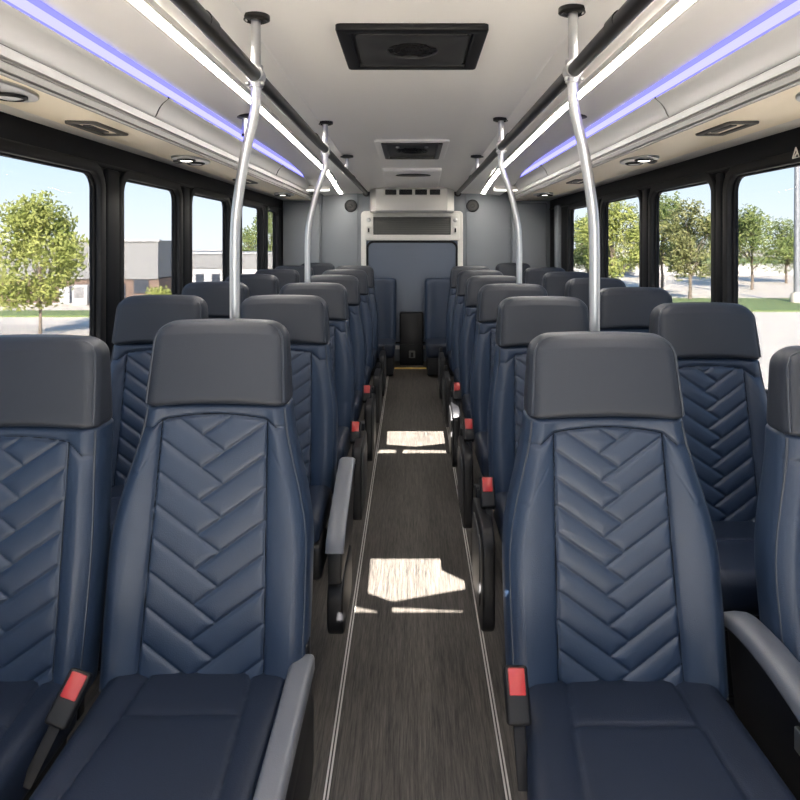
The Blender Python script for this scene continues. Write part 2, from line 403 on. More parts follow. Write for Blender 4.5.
# ------------------------------------------------------------------ ceiling and overhead mouldings
HX0, HX1 = -.26, .30
def shift(p): return (p[0], p[1]-SUN_RUN*.985)
sun_gap_y = [(2.27-SUN_RUN, 2.86-SUN_RUN), (3.88-SUN_RUN, 4.50-SUN_RUN), (5.38-SUN_RUN, 5.70-SUN_RUN)]  # ceiling gaps added out of view to let the sun patches through
mb = MB()
yb = [YF] + [y for h in sun_gap_y for y in h] + [1.75 + k*.25 for k in range(14)] + [5.2 + .1*k for k in range(13)]
yb[-1] = YR+.02
yb = sorted(set(round(y, 4) for y in yb if y <= YR+.021))
xb = [-.47, HX0, HX1, .47]
def cz(x, y): return ceil_z(y) - (.012 if abs(x) > .4 else 0)
for j in range(len(yb)-1):
    for i in range(3):
        if i == 1 and any(abs(yb[j]-a) < 1e-3 and abs(yb[j+1]-b) < 1e-3 for a, b in sun_gap_y): continue
        a, b, c, d = (xb[i], yb[j]), (xb[i+1], yb[j]), (xb[i+1], yb[j+1]), (xb[i], yb[j+1])
        mb.add([(x, y, cz(x, y)) for x, y in (a, b, c, d)], [(0, 1, 2, 3)])
def sideprof(s, y):
    e = ceil_z(y)-EYE; k = max(0, .58-e)      # follows the drop at the rear
    return [(s*.47, e-.012), (s*.475, e-.022), (s*.66, min(.607, e-.03)), (s*.735, min(.598, e-.034)), (s*.80, min(.584, e-.04)), (s*.862, min(.563, e-.045)), (s*.93, .538-k*.5), (s*(1.0), .50-k*.5)]
for s in (-1, 1):
    rows = [[(x, y, EYE+z) for x, z in sideprof(s, y)] for y in yb]
    n = len(rows[0]); mb.add([p for r in rows for p in r], [(j*n+i, j*n+i+1, (j+1)*n+i+1, (j+1)*n+i) for j in range(len(rows)-1) for i in range(n-1)])
ceiling = struct(mb.obj('ceiling', 'ceil', sharp=35))
bm = bmesh.new(); bm.from_mesh(ceiling.data); bmesh.ops.remove_doubles(bm, verts=bm.verts, dist=2e-4); bmesh.ops.recalc_face_normals(bm, faces=bm.faces); bm.to_mesh(ceiling.data); bm.free()
# outer roof skin edge so no sky leaks in above the mouldings
def extr(prof, y0, y1):
    n = len(prof); q = MB()
    q.add([(x, y0, EYE+z) for x, z in prof] + [(x, y1, EYE+z) for x, z in prof],
          [(i, (i+1) % n, n+(i+1) % n, n+i) for i in range(n)] + [tuple(range(n))[::-1], tuple(range(n, 2*n))])
    return q
for s, X, num in ((-1, XL, 2), (1, XR, 3)):
    A = abs(X)
    cove = [(s*.958, .452), (s*.948, .458), (s*.943, .468), (s*.938, .480), (s*.931, .493), (s*.922, .505), (s*.911, .515), (s*.902, .522), (s*.899, .527), (s*.905, .530),
            (s*.99, .525), (s*1.02, .46)]
    tr = struct(extr(cove, YF+.02, 6.06).obj('trim_%d' % num, 'cove', sharp=35))
    rail = [(s*.975, .396), (s*.957, .386), (s*.949, .387), (s*.948, .391), (s*.951, .392), (s*.951, .395), (s*.945, .397), (s*.941, .412), (s*.946, .416), (s*.946, .421), (s*.937, .425), (s*.937, .447), (s*.945, .452), (s*1.02, .452), (s*1.02, .40)]
    extr(rail, YF+.02, YR-.05).obj('lower_rail', 'railgrey', tr, sharp=30)
    for (x, z) in ((.955, .3935), (.9475, .4185), (.9475, .4515)):
        extr([(s*(x-.004), z-.0028), (s*(x+.008), z-.0028), (s*(x+.008), z+.0028), (s*(x-.004), z+.0028)], YF+.02, YR-.05).obj('groove_line', 'groove', tr, smooth=False)
    for y in (.65, 2.42, 4.55):
        cv = [(x + (-s*.004 if i < 10 else 0), z+.002) for i, (x, z) in enumerate(cove)]
        jo = extr(cv, y-.022, y+.022).obj('joint_cover', 'cove', tr, sharp=35)
        cv2 = [(x + (-s*.005 if i < 10 else 0), z+.0025) for i, (x, z) in enumerate(cove)]
        extr(cv2, y-.024, y-.0205).obj('joint_line', 'groove', jo)
    sof = [(s*.955, .394), (s*(A+.005), .402), (s*(A+.03), .41), (s*(A+.06), .50), (s*.99, .52), (s*1.0, .40)]
    struct(extr(sof, YF+.02, YR+.02).obj('trim_%d' % (num+2), 'soffit', sharp=30))
    extr([(s*1.0, .40), (s*(A+.07), .40), (s*(A+.07), .70), (s*.40, .76), (s*.47, .70), (s*.98, .60)], YF, YR+.06).obj('trim_%d' % (num+4), 'white', sharp=20)['kind'] = 'structure'
    # coloured and white light strips
    sd = 'left' if s < 0 else 'right'
    t = empty('accent_light', (0, 0, 0), 'long violet-blue light strip glowing above the %s overhead moulding' % sd, 'light strip', 'violet accent strips')
    def lp(u, d=0): return (s*(lerp(.903, .862, u)), lerp(.528, .5545, u) + d)
    for u0, u1, mm in ((0, .16, 'blue_glow'), (.165, .68, 'blue'), (.685, 1, 'blue_glow')):
        extr([lp(u0), lp(u1), lp(u1, .003), lp(u0, .003)], YF+.1, 5.98).obj('diffuser' if mm == 'blue' else 'edge_glow', mm, t, smooth=False)  # outer bands imitate the soft glow either side of the core
    t = empty('ceiling_light', (0, 0, 0), 'long white light strip in the ceiling along the %s handrail' % sd, 'ceiling light', 'long white ceiling strips')
    segs = [(YF+.1, 5.05), (5.12, 5.55), (5.62, 6.2)] if s < 0 else [(YF+.1, 6.2)]
    for a, b in segs:
        def strip(x0, x1, lo, hi, q):
            n = 14; vv = []
            for k in range(n+1):
                y = a + (b-a)*k/n; z = EYE + min(.600, ceil_z(y)-EYE-.032)
                vv += [(s*x0, y, z-lo), (s*x1, y, z-lo-.002), (s*x1, y, z+hi), (s*x0, y, z+hi)]
            ff = [(k*4+i, k*4+(i+1) % 4, k*4+4+(i+1) % 4, k*4+4+i) for k in range(n) for i in range(4)] + [(3,2,1,0), (n*4, n*4+1, n*4+2, n*4+3)]
            q.add(vv, ff); return q
        strip(.658, .693, .010, .004, MB()).obj('diffuser', 'led', t, smooth=False)
        strip(.650, .658, .011, .006, MB()).obj('edge_trim', 'white', t, smooth=False)
        strip(.693, .701, .012, .006, MB()).obj('edge_trim', 'white', t, smooth=False)
    # short cross light near the rear
    Y = 5.86; x = s*.86; z = EYE + ceil_z(Y)-EYE-.055
    t = empty('cross_light', (0,0,0), 'short white light bar across the %s rear corner of the ceiling' % sd, 'ceiling light', 'short rear light bars')
    mb = MB(); mb.rbox((x-.12, Y-.035, z-.012), (x+.12, Y+.035, z+.03), .008); mb.obj('housing', 'white', t)
    mb = MB(); mb.rbox((x-.112, Y-.042, z-.016), (x+.112, Y+.028, z-.008), .003); mb.obj('diffuser', 'led_soft', t)
    # reading lamps and air slots in the soffit
    def sz(y): return EYE+.397
    xs = s*(1.07 if s < 0 else 1.10)
    for i, Y in enumerate((1.66, 3.15, 5.45)):
        wh = ('nearest the camera', 'midway along the bus', 'nearest the rear wall')[i]
        t = empty('reading_lamp', (xs, Y, sz(Y)), 'oval twin reading lamp in the %s soffit, the one %s' % (sd, wh), 'reading lamp', 'soffit reading lamps')
        me = plate([[(a*.075, b) for a, b in []] or [(.075*math.cos(k*PI/18), .15*math.sin(k*PI/18)) for k in range(36)]], .004, .004); link('bezel', me, 'dullsteel', t).location = (0, 0, -.003)
        for k in (-1, 1):
            mb = MB(); mb.lathe([(.043, 0), (.043, -.010), (.036, -.014), (.034, -.008)], 24); b = mb.obj('lamp_ring', 'rail', t); b.location = (0, k*.068, -.006)
            mb = MB(); mb.lathe([(.033, 0), (.033, -.004), (.02, -.008), (.004, -.009)], 20); c = mb.obj('bulb', 'bulb' if k < 0 else 'dullsteel', b); c.location = (0, 0, -.006)
        mb = MB(); mb.lathe([(.026, 0), (.024, -.014), (.012, -.02), (.004, -.02)], 20); b = mb.obj('air_nozzle', 'rail', t); b.location = (s*.055, -.02, -.004)
    for i, Y in enumerate((2.28, 4.3)):
        wh = ('near front', 'far rear')[i]
        t = empty('soffit_vent', (s*1.10, Y, sz(Y)), 'small dark rectangular vent in the %s soffit at the %s' % (sd, wh), 'vent', 'soffit vents')
        me = plate([rrect(-.05, -.13, .05, .13, .015), rrect(-.033, -.11, .033, .11, .01)], .004, .004); link('frame', me, 'groove', t)
        mb = MB(); mb.rbox((-.036, -.112, -.002), (.036, .112, .004), .001); mb.obj('cover', 'soffit', t)
        mb = MB(); mb.rbox((-.02, -.07, -.006), (.006, .07, -.001), .002); mb.obj('slot', 'rail', t)

# added, unseen sun masks: holes shaped to throw sun patches on the aisle
polysets = [
  [[(-.175, 2.779), (.12, 2.779), (.12, 2.685), (.223, 2.584), (.21, 2.53), (-.072, 2.44), (-.17, 2.50)], [(-.225, 2.43), (-.20, 2.41), (-.12, 2.38), (-.12, 2.325), (-.235, 2.325)], [(-.073, 2.41), (.187, 2.385), (.19, 2.325), (-.075, 2.325)]],
  [[(-.165, 4.41), (.225, 4.41), (.225, 4.36), (.265, 4.24), (.25, 4.13), (.02, 4.06), (-.16, 4.10)], [(-.20, 4.01), (-.10, 4.01), (-.10, 3.94), (-.21, 3.94)], [(-.05, 4.01), (.215, 4.00), (.215, 3.94), (-.06, 3.94)]],
  [[(-.09, 5.62), (.175, 5.62), (.16, 5.44), (-.06, 5.47)]],
]
for i, ps in enumerate(polysets):
    a, b = sun_gap_y[i]; zc = ceil_z((a+b)/2) + .012
    off = (zc - floor_z((a+b)/2+SUN_RUN)) * SUN_RUN/2.03
    out = [(HX0-.03, a-.03), (HX1+.03, a-.03), (HX1+.03, b+.03), (HX0-.03, b+.03)]
    holes = [[(x, y-off) for x, y in p] for p in ps]
    me = plate([out] + holes, .003, 0, lambda x, y, z: (x, y, zc+z))
    wh = ('above the front doorway', 'directly above the camera', 'just ahead of the first dark roof vent')[i]
    tag(link('sun_mask', me, 'black', smooth=False), 'added black sun mask plate with shaped openings ' + wh, 'roof hatch', 'added sun masks')

# ceiling vents
def roof_vent(x0, x1, y0, y1, label, fm, big):
    yc = (y0+y1)/2; z = ceil_z(yc); sl = math.atan2(ceil_z(y1)-ceil_z(y0), y1-y0)
    t = empty('roof_vent', ((x0+x1)/2, yc, z), label, 'roof vent', 'dark roof vents'); t.rotation_euler = (sl, 0, 0)
    hx, hy = (x1-x0)/2, (y1-y0)/2
    b = .032 if big else .022
    me = plate([rrect(-hx, -hy, hx, hy, .012), rrect(-hx+b, -hy+b, hx-b, hy-b, .01)], .010, .006); link('frame', me, fm, t).location = (0, 0, -.004)
    mb = MB(); mb.rbox((-hx+.01, -hy+.01, -.006), (hx-.01, hy-.01, .004), .002); mb.obj('backing', 'rail', t)
    if big:
        me = plate([rrect(-hx+b+.02, -hy+b+.014, hx-b-.02, hy-b-.014, .02), circle(0, 0, .088, 40)], .004, .004); link('cover', me, 'mesh_black', t).location = (0, 0, -.010)
        R = .086
    else: R = min(hx, hy)*.55
    mb = MB()
    for rr in ((R, R*.72, R*.44, R*.2)):
        mb.tube([(rr*math.cos(a*PI/18), rr*math.sin(a*PI/18), -.012) for a in range(37)], .0022, 6)
    mb.obj('fan_guard', 'black', t)
    mb = MB()
    for k in range(9):
        a = 2*PI*k/9
        mb.rbox((.02, -.012, -.009), (R*.96, .012, -.006), .001, 1, Matrix.Rotation(a, 4, 'Z') @ Matrix.Rotation(.25, 4, 'X'))
    mb.lathe([(.024, -.004), (.024, -.012), (.01, -.015), (.003, -.015)], 18); mb.obj('fan', 'black', t)
    if not big:
        for s in (-1, 1):
            mb = MB(); mb.lathe([(.012, -.004), (.012, -.014), (.006, -.016), (.002, -.016)], 14, Matrix.Translation((s*hx*.5, -hy*.45, 0))); mb.obj('stud', 'dullsteel', t)
    return t
M['mesh_black'] = mat('dark_vent_cover', (.022, .022, .023), .45)
roof_vent(-.226, .226, 1.955, 2.375, 'large dark square roof vent with fan guard, nearest the camera', 'black', True)
t = roof_vent(-.185, .185, 3.98, 4.62, 'smaller dark roof vent with pale surround, farther down the ceiling', 'rail', False)
me = plate([rrect(-.225, -.37, .225, .37, .02), rrect(-.184, -.318, .184, .318, .01)], .004, .004); link('surround', me, 'ceil', t).location = (0, 0, -.005)
# stepped ceiling plate with an oval lamp
mb = MB(); mb.rbox((-.24, 5.2, 0), (.24, 5.95, .06), .015)
ya = 5.2
for i, p in enumerate(mb.v): mb.v[i] = (p[0], p[1], ceil_z(p[1]) - .03 + p[2])
t = tag(mb.obj('ceiling_plate', 'ceil'), 'raised white plate in the ceiling ahead of the air unit', 'ceiling panel')
mb = MB(); mb.lathe([(.145, 0), (.145, -.010), (.11, -.014), (.01, -.014)], 32, Matrix.Translation((.01, 5.36, ceil_z(5.36)-.028)) @ Matrix.Diagonal((1, .45, 1, 1))); mb.obj('oval_grille', 'rail', t)

# air unit over the rear door
t = empty('air_unit', (0, 6.2, EYE+.28), 'white air conditioning unit with four dark outlets above rear door', 'air conditioner')
def lz(p): return (p[0], p[1]-6.2, p[2]-EYE-.28)
z0, z1 = EYE+.272, EYE+.505
yb0, yf = YR-.005, 6.06
mb = MB()
pr = [(-.405, yb0), (-.402, 6.20), (-.335, yf), (.33, yf), (.402, 6.20), (.404, yb0)]
n = len(pr); lay = [(1., z0+.02, .03), (1., z0, .06)]
vv = []
for (zz, ins, ) in ((z0, .03), (z0+.015, .0), (EYE+.43, .0), (z1-.02, -.0), (z1, .03)):
    for (x, y) in pr: vv.append(lz((x*(1-ins*.6), y + (ins if y < 6.3 else 0), zz)))
ff = [(j*n+i, j*n+(i+1) % n, (j+1)*n+(i+1) % n, (j+1)*n+i) for j in range(4) for i in range(n)] + [tuple(range(n))[::-1], tuple(range(4*n, 5*n))]
mb.add(vv, ff); mb.obj('casing', 'white', t, sharp=25)
mb = MB(); mb.rbox(lz((-.26, yf-.012, EYE+.42)), lz((.27, yf+.01, EYE+.488)), .006); mb.obj('outlet_panel', 'white', t)
for x0, x1 in ((-.25, -.145), (-.12, .002), (.028, .14), (.165, .262)):
    mb = MB(); mb.rbox(lz((x0, yf-.018, EYE+.43)), lz((x1, yf-.004, EYE+.48)), .006); o = mb.obj('outlet', 'black', t)
    mb = MB()
    for k in range(3): mb.rbox(lz((x0+.004, yf-.022, EYE+.440+k*.013)), lz((x1-.004, yf-.014, EYE+.444+k*.013)), .001, 1)
    mb.obj('louvre', 'rail', o)

# front end of the bus behind the camera: dash wall with windscreen
outer = [(XL-.06, -.05), (XR+.06, -.05), (XR+.06, EYE+.8), (XL-.06, EYE+.8)]
ws = rrect(XL+.10, .72, XR-.10, EYE+.42, .12)
me = plate([outer, ws], .03, 0, lambda a, b, c: (a, YF-.03+c, b)); struct(link('wall_front', me, 'blackpanel', smooth=False))
me = plate([ws], .003, 0, lambda a, b, c: (a, YF-.03+c, b)); struct(link('window_15', me, 'clear', smooth=False))

# ------------------------------------------------------------------ handrails and poles
RZ = EYE+.475
def bez(pts, n=10):
    P = [Vector(p) for p in pts]; out = []
    for i in range(len(P)-1):
        p0, p1, p2, p3 = P[max(i-1,0)], P[i], P[i+1], P[min(i+2,len(P)-1)]
        for k in range(n):
            u = k/n; out.append(.5*((2*p1)+(p2-p0)*u+(2*p0-5*p1+4*p2-p3)*u*u+(3*p1-p0-3*p2+p3)*u**3))
    return out + [P[-1]]
for s in (-1, 1):
    sd = 'left' if s < 0 else 'right'; X = s*.448
    t = empty('handrail', (0,0,0), 'dark ceiling handrail running along the %s side of the aisle' % sd, 'handrail', 'dark ceiling handrails')
    mb = MB(); mb.tube([(X, YF+.4, RZ), (X, 6.37, RZ-.005)], .0195, 20); mb.obj('rail_tube', 'rail', t)
    for y in (1.42, 3.0, 4.9):
        mb = MB(); mb.tube([(X, y-.03, RZ), (X, y+.03, RZ)], .0212, 20); mb.obj('coupling', 'rail', t)
    mb = MB(); mb.tube([(X, 6.36, RZ-.005), (X, 6.395, RZ-.005)], .036, 20); mb.obj('end_flange', 'rail', t)
    # third hanger, no floor pole
    y = 4.47; zc = ceil_z(y)-.02
    mb = MB(); mb.tube([(X, y, RZ-.01), (X, y, zc)], .012, 14); h = mb.obj('hanger', 'dullsteel', t)
    mb = MB(); mb.lathe([(.045, zc+.004), (.045, zc-.008), (.02, zc-.014), (.013, zc-.016)], 20, Matrix.Translation((X, y, 0))); mb.obj('ceiling_flange', 'rail', h)
    for i, (y, xo) in enumerate(((1.865 if s < 0 else 1.81, .508), (3.36 if s < 0 else 3.275, .54))):
        wh = ('near', 'far')[i]
        t = empty('grab_pole', (s*xo, y, floor_z(y)), 'bent silver grab pole by the %s seats, the %ser one' % (sd, wh), 'grab pole', 'silver grab poles')
        if wh == 'near': t['label'] = 'bent silver grab pole by the %s seats, nearest the camera' % sd
        else: t['label'] = 'bent silver grab pole by the %s seats, toward the rear wall' % sd
        b = t.location; zc = ceil_z(y)-.010
        loc = lambda p: (p[0]-b[0], p[1]-b[1], p[2]-b[2])
        pts = [(X, y, RZ-.02), (X, y, RZ-.06), (X+s*.004, y, RZ-.11), (X+s*(xo-.448)*.55, y, RZ-.24), (X+s*(xo-.448)*.92, y, RZ-.39), (s*xo, y, RZ-.50), (s*xo, y, RZ-.62)]
        mb = MB(); mb.tube([loc(p) for p in bez(pts)] + [loc((s*xo, y, floor_z(y)+.004))], .0148, 18); mb.obj('pole_tube', 'steel', t)
        mb = MB(); mb.tube([loc((X, y, RZ+.01)), loc((X, y, zc))], .0135, 18); mb.obj('upper_tube', 'steel', t)
        mb = MB(); mb.lathe([(.040, .004), (.040, -.010), (.032, -.014), (.024, -.008), (.016, -.012)], 24, Matrix.Translation(loc((X, y, zc)))); mb.obj('ceiling_flange', 'rail', t)
        mb = MB(); mb.tube([loc((X, y-.022, RZ)), loc((X, y+.022, RZ))], .0245, 20); mb.tube([loc((X, y, RZ+.028)), loc((X, y, RZ-.035))], .0205, 18)
        cl = mb.obj('clamp', 'steel', t)
        for dz in (-.026,):
            mb = MB(); mb.tube([loc((X-.026, y-.012, RZ+dz)), loc((X-.018, y-.012, RZ+dz))], .006, 8); mb.tube([loc((X+.018, y-.012, RZ+dz)), loc((X+.026, y-.012, RZ+dz))], .006, 8); mb.obj('screw', 'dullsteel', cl)
        mb = MB(); mb.lathe([(.045, 0), (.045, .006), (.02, .012)], 20); mb.obj('floor_flange', 'dullsteel', t)
    # short ceiling post further outboard
    y = 3.05; x = s*.785; zc = EYE+.588
    t = empty('ceiling_post', (x, y, zc), 'short ceiling post with dark flange between the %s light strips' % sd, 'ceiling post', 'short ceiling posts')
    mb = MB(); mb.tube([(0, 0, 0), (0, 0, -.085)], .012, 14); mb.obj('post_tube', 'dullsteel', t)
    mb = MB(); mb.lathe([(.042, .006), (.042, -.008), (.03, -.012), (.014, -.012)], 20); mb.obj('ceiling_flange', 'rail', t)
    mb = MB(); mb.lathe([(.013, -.085), (.015, -.087), (.015, -.097), (.004, -.099)], 14); mb.obj('end_cap', 'rail', t)

# ------------------------------------------------------------------ seats
def tri_dist(x, z, p, s):
    """distance to the nearest herringbone seam"""
    c = 1/math.sqrt(1+s*s)
    ph = (z/p - .25) % 1.0
    # zig-zag boundary between the two leaf directions
    bx = (p/(4*s)) * ((4*ph - 1) if ph < .5 else (3 - 4*ph))
    def fr(v): v = v/p; return abs(v - round(v))*p*c
    d = fr(z + s*x) if x < bx else fr(z - s*x - p*.5)
    return min(d, abs(x-bx)*s*c)

def make_seat(P, parent, nf=110, ns=150, arm=None, side=None, buckle=None):
    """local frame: headrest-top front face above the origin, sitter faces -y, z up from the base"""
    top, hw_h, hh, zj, hw_b, lean = P['top'], P['hr']/2, P['hh'], P['joint'], P['bw']/2, P['lean']
    p, sl, pw0, pw1 = P['p'], .67, P['pw0'], P['pw1']
    zb = zj-.06; L = top-hh+.012-zb
    def ysh(z): return -lean*(top-z)/(top-zj)
    def hw(s):
        u = s/L                                   # waist to shoulders
        return lerp(lerp(hw_b*.985, hw_b, sstep(0, .35, u)), hw_h*1.0, sstep(.45, 1.02, u)**1.15)
    def pw(s): return lerp(pw1, pw0, s/L)
    za = L-.028
    def arch(x): return za - .50*abs(x)**2.0*1.6 - (.0 if abs(x) < pw0 else (abs(x)-pw0)*.55)
    def disp(x, s):
        ax = abs(x); w_ = hw(s); q = pw(s); a = arch(x)
        h = .012*sstep(q*.9, w_*.82, ax)*(1-.6*sstep(L*.7, L, s))       # side bolsters stand forward
        h -= .010*sstep(0, 1, s/L)*0
        d_seam = min(abs(ax-q) if s < a+.002 else 9, abs(s-a)*.9)
        if ax < q and s < a:
            d = min(tri_dist(x, s-.03, p, sl), q-ax, (a-s)*.9)
            h += .0062*(1-math.exp(-d/.008)) - .0035*math.exp(-(d/.0018)**2)
        else:
            h += .007*(1-math.exp(-d_seam/.010))
        # curved shoulder seam on the bolster
        sh = a - .045 - (ax-q)*.9
        if ax > q and s < a: h -= .0015*math.exp(-(abs(s-sh)/.003)**2)
        h -= .005*math.exp(-(d_seam/.0026)**2)
        return h
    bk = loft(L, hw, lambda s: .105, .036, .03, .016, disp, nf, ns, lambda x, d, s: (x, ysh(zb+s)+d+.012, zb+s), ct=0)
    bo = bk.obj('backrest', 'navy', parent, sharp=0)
    for sg in (-1, 1):
        pts = []
        for k in range(40):
            s = .02 + (L-.035)*k/39; pts.append((sg*(hw(s)-.0105), ysh(zb+s)+.012+.0105-.006, zb+s))
        MB().tube(pts, .0030, 6).obj('piping', 'pipe', bo)
    def surf(x, s): return (x, ysh(zb+s)+.012-disp(x, s)-.0006, zb+s)
    mb = MB()
    for sg in (-1, 1):
        s1 = arch(pw0); mb.tube([surf(sg*pw(lerp(.02, s1, k/50)), lerp(.02, s1, k/50)) for k in range(51)], .0017, 6)
    xe = hw(L-.06)-.034
    mb.tube([surf(lerp(-xe, xe, k/70), arch(lerp(-xe, xe, k/70))) for k in range(71)], .0017, 6)
    mb.obj('seam', 'seam', bo)
    # headrest
    zh = top-hh
    def hwh(s): return lerp(hw_h, hw_h*.93, (s/hh)**1.2)
    def dh(x, s): return .006*(1-(x/hw_h)**2) - .004*math.exp(-((hwh(s)-.020-abs(x))/.0025)**2) - .004*math.exp(-((hh-.020-s)/.0025)**2)*(1 if abs(x) < hwh(s)-.02 else 0)
    def bow(x): return -.010*(1-(x/hw_h)**2)*0 
    hm = loft(hh, hwh, lambda s: lerp(.115, .085, s/hh), .032, .016, .028, dh, 60, 36,
              lambda x, d, s: (x, ysh(zh+s)+d-.006, zh+s + .008*(1-(x/hw_h)**2)*(1 if s > hh*.5 else 2*s/hh) + .010*(1-(x/hw_h)**2)*(1-s/hh)), ct=.045)
    ho = hm.obj('headrest', 'char', parent, sharp=0)
    pts = []
    ct = .045; ins = .009
    for k in range(24):
        s = .012 + (hh-ct-.012)*k/23; pts.append((-(hwh(s)-ins), s))
    for k in range(1, 9):
        a = PI/2*k/8; s = hh-ct+ct*math.sin(a) - (ins-.002)*math.sin(a); pts.append((-(hwh(s)-ct+(ct-ins)*math.cos(a)), s))
    full = pts + [(-x, s) for x, s in pts[::-1]]
    dense = []
    for i in range(len(full)-1):
        (xa, sa), (xb_, sb) = full[i], full[i+1]; nn = 12 if abs(xa-xb_) > .05 else 1
        for k in range(nn): dense.append((lerp(xa, xb_, k/nn), lerp(sa, sb, k/nn)))
    dense.append(full[-1])
    MB().tube([(x, ysh(zh+s)+.0015 + (.006 if s > hh-.02 else 0), zh+s + .008*(1-(x/hw_h)**2)*(1 if s > hh*.5 else 2*s/hh) + .010*(1-(x/hw_h)**2)*(1-s/hh)) for x, s in dense], .0030, 6).obj('piping', 'pipe', ho)
    # cushion: length axis runs forward (-y)
    dep = P['dep']; ybk = -lean+.035; cw = P['cw']/2; fl = P.get('flare', 0.)
    def cdisp(x, s):
        q = lerp(.115, .155, s/dep); ax = abs(x)
        h = .006*sstep(q*.9, cw*.85, ax) + .005*(1-math.exp(-abs(ax-q)/.012)) - .004*math.exp(-((ax-q)/.0026)**2)
        if ax < q: h += .004*(1-math.exp(-abs(s-.155)/.012)) - .004*math.exp(-((s-.155+.08*x*x)/.0026)**2)
        return h - .012
    cu = loft(dep, lambda s: cw + fl*s/dep, lambda s: .125, .035, .03, .05, cdisp, 70, 70,
              lambda x, d, s: (x + P.get('skew', 0)*s/dep, ybk-s, zj+.008*(s/dep) - d + .004), ct=.05)
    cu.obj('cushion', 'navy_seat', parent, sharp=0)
    # frame under the cushion
    mb = MB(); mb.rbox((-cw+.03, ybk-dep+.05, zj-.165), (cw-.03, ybk-.0, zj-.122), .012); fo = mb.obj('seat_frame', 'black', parent)
    for sg in (-1, 1):
        mb = MB(); mb.rbox((sg*(cw-.05)-.015, -.055, zj-.15), (sg*(cw-.05)+.015, -.02, zj-.02), .008); mb.obj('recliner_bracket', 'black', fo)
    # two legs, unit height, scaled per row
    for y0 in (ybk-dep+.10, ybk-.09):
        mb = MB(); mb.box((-.05, y0-.022, .012/.3), (.05, y0+.022, 1.0)); mb.box((-.09, y0-.035, 0), (.09, y0+.035, .012/.3))
        lg = mb.obj('leg', 'black', parent, smooth=False); lg['unit'] = 1
    return ysh

